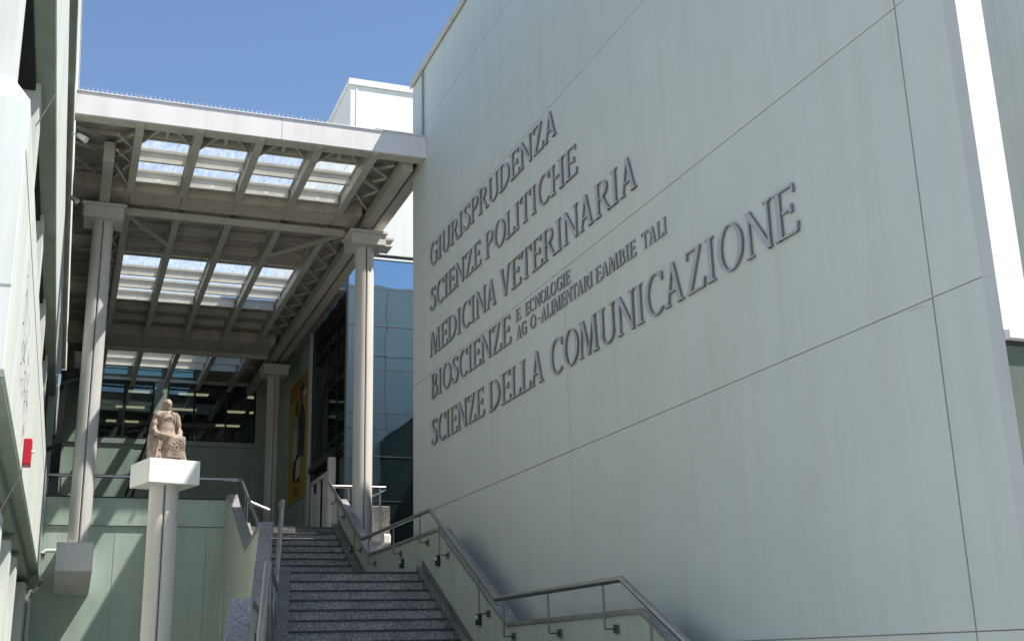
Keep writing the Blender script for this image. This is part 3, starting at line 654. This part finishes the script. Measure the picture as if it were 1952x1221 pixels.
# side glazing facing the landing, Y 30.4 .. 35.2
yy = [YG+0.06, 31.6, 32.8, 34.0, 35.15]
zz2 = [2.86, 5.45, 5.95, 7.6, 9.4, 10.6]
for a, b in zip(yy[:-1], yy[1:]):
    for c, d in zip(zz2[:-1], zz2[1:]):
        e1 = random.uniform(-0.008, 0.008)
        p = MB(); p.add([(XS+0.02, a+0.02, c+0.02), (XS+0.02+e1, b-0.02, c+0.02), (XS+0.02+e1, b-0.02, d-0.02), (XS+0.02, a+0.02, d-0.02)], [(3, 2, 1, 0)])
        p.build('glass_panel', 'sideg' if c < 9 else 'fdark', rb)
m = MB()
for z in zz2: m.box(XS, XS+0.018, YG+0.06, 35.15, z-0.02, z+0.02)
for y in yy: m.box(XS-0.001, XS+0.017, y-0.02, y+0.02, 2.86, 10.6)
m.build('glazing_bars', 'fdark', rb)
B('wall_upper', 'wall2', rb, XS, XS+0.3, YG+0.06, 35.15, 10.62, 11.05)
B('wall_pier', 'white', rb, XS-0.08, XS+0.3, 35.16, 35.40, 2.85, 11.05)
B('side_wall', 'wall2', rb, XS, XS+0.3, 35.41, 42.98, 2.85, 11.05)
# entrance doors : white frames with glass leaves and notices
for i, (y0, y1) in enumerate(((31.7, 32.6), (32.7, 33.5), (33.6, 34.5))):
    dm = MB(); dm.box(XS-0.10, XS-0.02, y0, y0+0.07, 2.86, 5.15); dm.box(XS-0.10, XS-0.02, y1-0.07, y1, 2.86, 5.15); dm.box(XS-0.10, XS-0.02, y0+0.07, y1-0.07, 5.05, 5.15); dm.box(XS-0.10, XS-0.02, y0+0.07, y1-0.07, 2.86, 3.0)
    d_ = dm.build('door', 'block', rb)
    if i != 1:
        MB().box(XS-0.07, XS-0.065, y0+0.12, y1-0.12, 3.05, 4.75).build('notice', 'whitewall').parent = d_
B('door_canopy', 'fdark', rb, XS-0.14, XS-0.02, 31.4, 34.8, 5.45, 5.62)
B('door_post', 'whitewall', rb, XS-0.22, XS-0.04, 31.35, 31.58, 2.86, 5.40)

# poster
ps = thing('poster', 'tall yellow poster of two standing figures on the shaded side wall', 'poster', (XS, 37.1, 4.95))
PY0, PY1, PZ0, PZ1 = 35.6, 38.75, 4.98, 8.92
B('frame', 'brown', ps, XS-0.04, XS-0.004, PY0-0.03, PY1+0.03, PZ0-0.03, PZ1+0.03)
def flat(name, col, x, pts, parent):
    mm = bpy.data.materials.get('print_'+name) or paint('print_'+name, tuple(q*0.72 for q in col), 0.6, 0.06, 0.08, 0)
    m = MB(); m.add([(x, y, z) for y, z in pts], [tuple(range(len(pts)))]); return m.build('print', mm, parent)
def PP(u, v): return (PY1-(PY1-PY0)*u, PZ0+(PZ1-PZ0)*v)
flat('yellow', (0.72, 0.48, 0.08), XS-0.044, [PP(0, 0), PP(1, 0), PP(1, 1), PP(0, 1)], ps)
flat('orange', (0.62, 0.27, 0.05), XS-0.047, [PP(0, 0.86), PP(1, 0.86), PP(1, 1), PP(0, 1)], ps)
for pts, nm, c in [([PP(.30, .30), PP(.52, .28), PP(.56, .55), PP(.50, .70), PP(.34, .70), PP(.26, .55)], 'grey', (0.6, 0.58, 0.58)),
                   ([PP(.50, .30), PP(.86, .32), PP(.90, .62), PP(.78, .76), PP(.62, .76), PP(.52, .66)], 'dark', (0.05, 0.045, 0.05)),
                   ([PP(.36, .70), PP(.50, .70), PP(.53, .78), PP(.47, .84), PP(.38, .83), PP(.34, .77)], 'skin', (0.22, 0.13, 0.09)),
                   ([PP(.60, .76), PP(.74, .76), PP(.78, .84), PP(.72, .90), PP(.62, .89), PP(.57, .83)], 'skin', (0.22, 0.13, 0.09)),
                   ([PP(.60, .86), PP(.80, .85), PP(.80, .91), PP(.70, .94), PP(.60, .92)], 'dark', (0.05, 0.045, 0.05)),
                   ([PP(.26, .17), PP(.66, .13), PP(.74, .34), PP(.34, .38)], 'dark', (0.05, 0.045, 0.05)),
                   ([PP(.42, .16), PP(.66, .18), PP(.72, .34), PP(.48, .32)], 'pale', (0.95, 0.94, 0.92)),
                   ([PP(.24, .34), PP(.44, .34), PP(.46, .58), PP(.28, .60)], 'pale', (0.95, 0.94, 0.92)),
                   ([PP(.74, .82), PP(.96, .80), PP(.96, .84), PP(.74, .86)], 'pale', (0.95, 0.94, 0.92))]:
    flat(nm, c, XS-0.050-0.003*random.random()-0.002*(nm == 'pale')-0.001*(nm == 'dark'), pts, ps)
m = MB()
def strokeP(pts, w_):
    for q in pstroke([(PP(a, b)) for a, b in pts], [w_]*len(pts)): m.add([(XS-0.056, *p) for p in q], [(0, 1, 2, 3)])
strokeP([(.42, .115), (.36, .09), (.38, .06), (.46, .055), (.50, .075), (.48, .11)], 0.06); strokeP([(.54, .12), (.55, .06), (.58, .03), (.66, .035), (.70, .07)], 0.06)
strokeP([(.58, .145), (.62, .15)], 0.05); strokeP([(.74, .10), (.70, .125), (.66, .10)], 0.05); strokeP([(.76, .065), (.95, .075)], 0.014); strokeP([(.80, .045), (.95, .052)], 0.015)
m.build('script_lettering', 'black', ps)

# noticeboard-like box and white bin right of the right column
bx = tag(MB().box(7.32, 7.82, 29.55, 29.95, 2.85, 3.86).build('concrete_planter', 'band', None, bevel=0.015), 'grey green concrete box behind the right column by the glass front', 'planter')  # dark stone colour stands in for the shade on the box
wb = MB(); 
prof = [(0.0, 0.17), (0.06, 0.19), (0.30, 0.20), (0.36, 0.17), (0.38, 0.0)]
wb.box(7.37, 7.76, 29.2, 29.5, 2.85, 3.12); tag(wb.build('paper_bundle', 'pedw', None, bevel=0.05, seg=3), 'rounded white bundle lying at the foot of the right column', 'bundle')

# ------------------------------------------------------------------ long building on the left
lb = thing('left_building', 'sunlit white green office building along the left edge, storeys receding', 'building', (-2, 17, -1.8))
XF = -0.46
Y0, Y1 = 8.0, 26.0
fa = []
# spandrel bands, one sheet per bay
bays = [8.0, 12.0, 16.0, 20.0, 24.0, 28.0, 32.0, 36.0, 43.0]
B('building_core', 'white', lb, -8, -1.15, 8.3, 43, -1.8, 11.2)
for a, b in zip(bays[:-1], bays[1:]):
    e = min(b, 26.0) if a < 26 else None
    if e: B('spandrel', 'white', lb, -1.1 if a > 8.1 else -8, XF, a+(0.004 if a > 8.1 else 0), e-(0.004 if e < 25.9 else 0), 1.87, 3.80, bevel=0.006)
    B('spandrel', 'white', lb, -1.1 if a > 8.1 else -8, XF, a+(0.004 if a > 8.1 else 0.2), b-0.004, 6.03, 7.96, bevel=0.006)
    B('parapet', 'white', lb, -1.1, XF, a+0.004, b-0.004, 10.22, 11.42, bevel=0.006)
    for z0, z1 in ((3.81, 5.998), (7.97, 10.188)):
        if a > 27 and z0 < 5: pass
        B('pier', 'white', lb, -1.14, XF-0.15, a+0.22, a+0.85, z0, z1)
        fr = B('window_frame', 'fdark', lb, -1.10, -0.98, a+0.86, b+0.21, z0, z1)
        p = MB(); p.add([(-0.975, a+0.90, z0+0.1), (-0.975, b+0.18, z0+0.1), (-0.975, b+0.18, z1-0.1), (-0.975, a+0.90, z1-0.1)], [(0, 1, 2, 3)])
        q = p.build('pane', 'sideg'); q.parent = fr
    # dark recess ceiling in the head of each window bay
    B('recess_ceiling', 'dark', lb, -1.14, -0.66, a+0.86, b+0.21, 5.9, 5.998)
    B('recess_ceiling', 'dark', lb, -1.14, -0.66, a+0.86, b+0.21, 10.08, 10.188)
    # chamfered pier foot
    m = MB(); ca, cb = a+0.02, a+1.05
    zt = 3.805
    m.hexa([(-1.14, ca, zt), (XF-0.006, ca, zt), (XF-0.006, cb, zt), (-1.14, cb, zt), (-1.14, ca+0.2, zt+0.26), (XF-0.148, ca+0.2, zt+0.26), (XF-0.148, cb-0.2, zt+0.26), (-1.14, cb-0.2, zt+0.26)])
    m.build('pier_foot', 'white', lb)
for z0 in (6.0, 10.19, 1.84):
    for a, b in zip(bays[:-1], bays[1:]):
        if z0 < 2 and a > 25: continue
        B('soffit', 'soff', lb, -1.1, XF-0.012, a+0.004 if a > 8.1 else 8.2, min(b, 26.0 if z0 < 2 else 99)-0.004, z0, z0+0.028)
B('roof_edge', 'white', lb, -1.2, XF+0.015, 8.0, 43, 11.425, 11.52)
B('end_wall', 'white', lb, -8, XF-0.152, 8.21, 8.84, 3.81, 6.02); 
B('end_wall', 'white', lb, -8, XF-0.15, 8.22, 8.85, 7.97, 11.2)
B('joint_strip', 'joint', lb, -8, XF-0.003, 7.996, 8.001, 2.44, 2.452)
B('joint_strip', 'joint', lb, XF-0.001, XF+0.004, 8.02, 25.98, 3.42, 3.428)
# recessed ground floor wall with piers
B('ground_wall', 'white', lb, -1.3, -0.86, 8.3, 26.0, -1.8, 1.86)
for a, b in ((9.5, 10.3), (13.4, 14.0), (16.3, 16.9), (18.8, 19.5), (24.2, 25.95)):
    B('ground_pier', 'white', lb, -0.858, -0.66, a, b, -1.8, 1.60)
B('vent_grille', 'brown', lb, -0.858, -0.80, 20.5, 22.5, -0.2, 0.9)
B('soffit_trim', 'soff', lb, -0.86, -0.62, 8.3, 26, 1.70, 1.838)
# shaded inner wall under the canopy
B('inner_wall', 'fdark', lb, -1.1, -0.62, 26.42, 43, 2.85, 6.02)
B('pilaster', 'wall2', lb, -0.62, -0.47, 28.0, 28.5, 2.85, 6.02); B('pilaster', 'black', lb, -0.62, -0.30, 33.0, 33.3, 2.85, 7.8)
# scribbled marks and cracks on the spandrel
m = MB(); rnd = random.Random(5)
for k in range(46):
    t_ = k/46; yc = 10.0+t_*2.6+rnd.uniform(-.25, .25); zc = 2.75-t_*0.35+rnd.uniform(-.42, .42)
    pts = [(yc+rnd.uniform(-.22, .22), zc+rnd.uniform(-.10, .10)) for _ in range(rnd.randint(3, 5))]
    for q in pstroke(pts, [0.012]*len(pts)): m.add([(XF+0.003, *p) for p in q], [(0, 1, 2, 3)])
m.build('scribble', 'scrib', lb)['kind'] = 'stuff'
# tie rods
for a, b, l in (((-0.36, 9.5, 4.58), (-0.46, 9.0, 4.05), 'thin grey stay wire between the upper storeys of the left building'), ((-0.42, 11.4, 1.72), (-0.56, 10.9, 1.28), 'thin stay wire under the overhang of the left building')):
    tag(MB().tube([a, b], 0.006, 6).build('stay_wire', 'bracket'), l, 'wire')

# alarm box
al = thing('alarm_box', 'small red alarm box on the white side of the left building', 'alarm box', (XF, 12.3, 1.95))
MB().box(XF, XF+0.075, 12.3, 12.52, 1.94, 2.20).build('housing', 'red', al, bevel=0.01)
MB().tube([(XF+0.076, 12.4, 2.08), (XF+0.10, 12.4, 2.08)], 0.014, 8).build('knob', 'pedw', al)
# cameras / floodlights
def cctv(label, x, y, z, mat, dx=0.18, tilt=-0.08):
    t = thing('security_camera', label, 'camera', (XF, y, z), 'small cameras and floodlights on the left building')
    MB().bar((XF, y, z+0.04), (x, y, z+0.02), 0.03, 0.014).build('arm', mat, t)
    MB().tube([(x-0.02, y+0.02, z+0.03), (x+dx, y-0.04, z+tilt)], [0.05, 0.062], 12).build('housing', mat, t, smooth=40)
cctv('white security camera under the left end of the canopy fascia', -0.32, 21.1, 9.40, 'pedw', 0.12)
cctv('small pale security camera beside the left column capital', -0.40, 24.0, 9.30, 'pedw', 0.1)
fl_ = thing('floodlight', 'black floodlight on an arm beside the left column, higher one', 'floodlight', (XF, 25, 5.7), 'floodlights')
MB().box(-0.46, -0.34, 24.9, 25.1, 5.58, 5.80).build('junction_box', 'refl', fl_); MB().bar((-0.34, 25, 5.62), (-0.02, 25, 5.74), 0.05, 0.05).build('lamp_head', 'fdark', fl_)
f2 = thing('floodlight', 'black floodlight on an arm beside the left column, lower one', 'floodlight', (XF, 27, 4.6), 'floodlights')
MB().bar((-0.62, 27, 4.55), (-0.30, 27, 4.70), 0.05, 0.10).build('lamp_head', 'fdark', f2)

# drain pipe from bracket block
pp = tag(MB().tube([(-0.16, 25.9, 2.335), (-0.36, 25.9, 2.335), (-0.42, 25.9, 2.28), (-0.415, 25.9, 1.72), (-0.45, 25.9, 1.62), (-0.56, 25.9, 1.50), (-0.60, 25.9, 1.40), (-0.60, 25.9, -1.8)], 0.045, 12).build('drain_pipe', 'white', None, smooth=50), 'pale drain pipe elbowing from the column bracket down the retaining wall', 'pipe')

# ladder
ld = thing('ladder', 'narrow black ladder leaning by the rear wall behind the statue', 'ladder', (1.0, 40, 2.85))
def LP(s, off): return (0.93+1.6*s+off, 40.0, 2.85+5.2*s)
for off in (0, 0.20): MB().bar(LP(0, off), LP(1, off), 0.075, 0.06).build('side_rail', 'black', ld)
for k in range(12):
    s = 0.06+k*0.08; a = LP(s, -0.32 if k % 2 else -0.02); b = LP(s, 0.50 if k % 2 else 0.22)
    MB().bar((a[0], 39.96, a[2]), (b[0], 39.96, b[2]), 0.03, 0.014).build('rung', 'black', ld)

# ------------------------------------------------------------------ statue on its column
CX, CY = 1.325, 18.22
pd = thing('statue_column', 'round pale column with a square white cap block carrying the statue', 'column', (CX, CY, -1.8))
shaft(CX, CY, -1.8, 2.60, 0.215, 'shaft', 'colm', pd)
a17 = R(17); ca, sa = math.cos(a17), math.sin(a17)
def rot(x, y): return (CX+x*ca-y*sa, CY+x*sa+y*ca)
h = 0.39
m = MB(); m.prism([rot(-h, -h), rot(h, -h), rot(h, h), rot(-h, h)], 'z', 2.60, 2.955); m.build('cap_block', 'pedw', pd, bevel=0.006)
stt = thing('statue', 'brown stone statue of a seated robed woman resting hands on a carved block', 'statue', (CX, CY, 2.955))
m = MB()
# robe (lofted)
def loft(m, secs, n=20):
    v = []
    for (cx, cy, z, rx, ry, pw) in secs:
        for k in range(n):
            a = 2*math.pi*k/n; c, s = math.cos(a), math.sin(a)
            v.append((cx+rx*math.copysign(abs(c)**pw, c), cy+ry*math.copysign(abs(s)**pw, s), z))
    fs = [tuple(range(n))[::-1], tuple((len(secs)-1)*n+k for k in range(n))]
    for i in range(len(secs)-1):
        for k in range(n): l = (k+1) % n; fs.append((i*n+k, i*n+l, (i+1)*n+l, (i+1)*n+k))
    m.add(v, fs)
loft(m, [(0.0, 0, 0.0, 0.275, 0.235, .75), (0, 0, 0.10, 0.262, 0.225, .75), (0, 0, 0.24, 0.235, 0.20, .8), (0, 0.0, 0.36, 0.205, 0.175, .85), (0, 0.01, 0.42, 0.165, 0.145, 1), (0, 0.015, 0.50, 0.138, 0.118, 1), (0, 0.015, 0.60, 0.135, 0.108, 1), (0, 0.01, 0.70, 0.142, 0.102, 1), (0, 0.01, 0.76, 0.140, 0.088, 1), (0, 0.01, 0.80, 0.095, 0.07, 1), (0, 0.01, 0.83, 0.045, 0.045, 1)])
m.ell((0, -0.05, 0.68), 0.105, 0.055, 0.075)
for s in (-1, 1):
    m.tube([(s*0.13, 0.01, 0.775), (s*0.165, 0.0, 0.72), (s*0.190, -0.01, 0.60), (s*0.205, -0.03, 0.50), (s*0.185, -0.09, 0.43), (s*0.12, -0.165, 0.405), (s*0.05, -0.20, 0.395)], [0.046, 0.050, 0.045, 0.047, 0.042, 0.033, 0.026], 12)
    m.ell((s*0.125, 0.01, 0.765), 0.055, 0.055, 0.042)
    for k in range(4): m.tube([(s*0.06, -0.19, 0.395), (s*(0.035-0.02*k), -0.225, 0.392-0.002*k), (s*(0.015-0.02*k), -0.235, 0.375)], [0.012, 0.010, 0.008], 6)
m.tube([(0, 0.01, 0.80), (0, 0.0, 0.86)], [0.045, 0.038], 12)
m.ell((0, -0.008, 0.905), 0.064, 0.076, 0.095)      # head
m.ell((0, 0.020, 0.920), 0.075, 0.074, 0.083)       # hair cap
loft(m, [(0, 0.06, 0.78, 0.07, 0.03, 1), (0, 0.055, 0.84, 0.078, 0.04, 1), (0, 0.045, 0.92, 0.074, 0.05, 1)], 14)
m.ell((0, -0.085, 0.90), 0.011, 0.02, 0.022); m.ell((0, -0.072, 0.928), 0.046, 0.014, 0.008); m.ell((0, -0.072, 0.865), 0.02, 0.015, 0.007); m.ell((0, -0.060, 0.838), 0.024, 0.02, 0.016)
for a in range(9):                                     # folds of the robe
    x = -0.22+0.055*a; m.tube([(x*0.7, -0.14, 0.36), (x*0.95, -0.195, 0.18), (x*1.08, -0.222, 0.0)], [0.012, 0.02, 0.024], 6)
for s in (-1, 1): m.tube([(s*0.03, -0.07, 0.80), (s*0.08, -0.085, 0.72), (s*0.105, -0.08, 0.60)], [0.012, 0.012, 0.010], 6)
m.tube([(-0.11, -0.07, 0.66), (0, -0.112, 0.70), (0.11, -0.07, 0.66)], [0.008]*3, 6)
for s in (-1, 1): m.tube([(s*0.17, 0.02, 0.74), (s*0.20, 0.03, 0.55), (s*0.22, 0.02, 0.36), (s*0.24, 0.0, 0.12)], [0.035, 0.05, 0.06, 0.05], 10)
v = [Vector(p) for p in m.v]; a27 = R(20); c_, s_ = math.cos(a27), math.sin(a27)
m.v = [(CX-0.015+p.x*c_-p.y*s_, CY+0.05+p.x*s_+p.y*c_, 2.955+p.z) for p in v]
bo = m.build('body', 'stone', stt, smooth=180)
rm = bo.modifiers.new('remesh', 'REMESH'); rm.mode = 'VOXEL'; rm.voxel_size = 0.0085; rm.use_smooth_shade = True
sm = bo.modifiers.new('smooth', 'SMOOTH'); sm.factor = 0.5; sm.iterations = 2
k = MB(); k.box(-0.10, 0.18, -0.33, -0.08, 0.06, 0.385)
def rt(m):
    v = [Vector(p) for p in m.v]; m.v = [(CX-0.015+p.x*c_-p.y*s_, CY+0.05+p.x*s_+p.y*c_, 2.955+p.z) for p in v]; return m
kb = rt(k).build('carved_block', 'stone', stt, bevel=0.03, seg=3)
k = MB()
for rr_, rd in ((0.115, 0.006), (0.085, 0.004), (0.05, 0.004)):
    k.tube([(0.04+rr_*math.cos(t), -0.332, 0.22+rr_*math.sin(t)) for t in [2*math.pi*i/20 for i in range(21)]], rd, 6)
for i in range(8):
    t = 2*math.pi*i/8; k.ell((0.04+0.068*math.cos(t), -0.333, 0.22+0.068*math.sin(t)), 0.014, 0.010, 0.014, 8, 5)
k.ell((0.04, -0.333, 0.22), 0.022, 0.014, 0.022, 8, 5)
ro = rt(k).build('rosette', 'stone', None, smooth=60); ro.parent = kb

# ------------------------------------------------------------------ buildings out of direct view: behind the lettered wall, and far right; plus an added block for the reflection
bb = thing('rear_block', 'shaded green block behind the lettered wall, mirrored in the glass front', 'building', (11, 18, -1.8))
B('body', 'joint', bb, 7.02, 16, 14.02, 21.65, -1.8, 12.95)
for a, b in zip([-1.8, 0.1, 2.62, 5.18, 7.78, 10.42], [0.1, 2.62, 5.18, 7.78, 10.42, 13.0]):
    for c, d in zip([7.0, 10.2, 13.1], [10.2, 13.1, 16.0]):
        B('panel', 'wall', bb, c+0.01, d-0.01, 21.655, 21.69, a+0.012, b-0.012)
lk = thing('dark_reflection_block', 'added low block out of view, darkened to give the dark patch mirrored in the glass front', 'building', (12, 26, -1.8))  # unseen added block, gives the glass front its dark lower reflection
B('body', 'fol', lk, 10.0, 16, 21.72, 30.3, -1.8, 7.3); B('roof_edge', 'fol', lk, 9.97, 16, 21.72, 30.3, 7.305, 7.38)
fb = thing('right_building', 'shaded grey green building seen past the near end of the lettered wall', 'building', (12, 8, -1.8))
B('body', 'frg', fb, 12.0, 20, 2, 13.9, -1.8, 11.5); B('roof_edge', 'cream', fb, 11.97, 20.03, 1.97, 13.93, 11.505, 11.6)
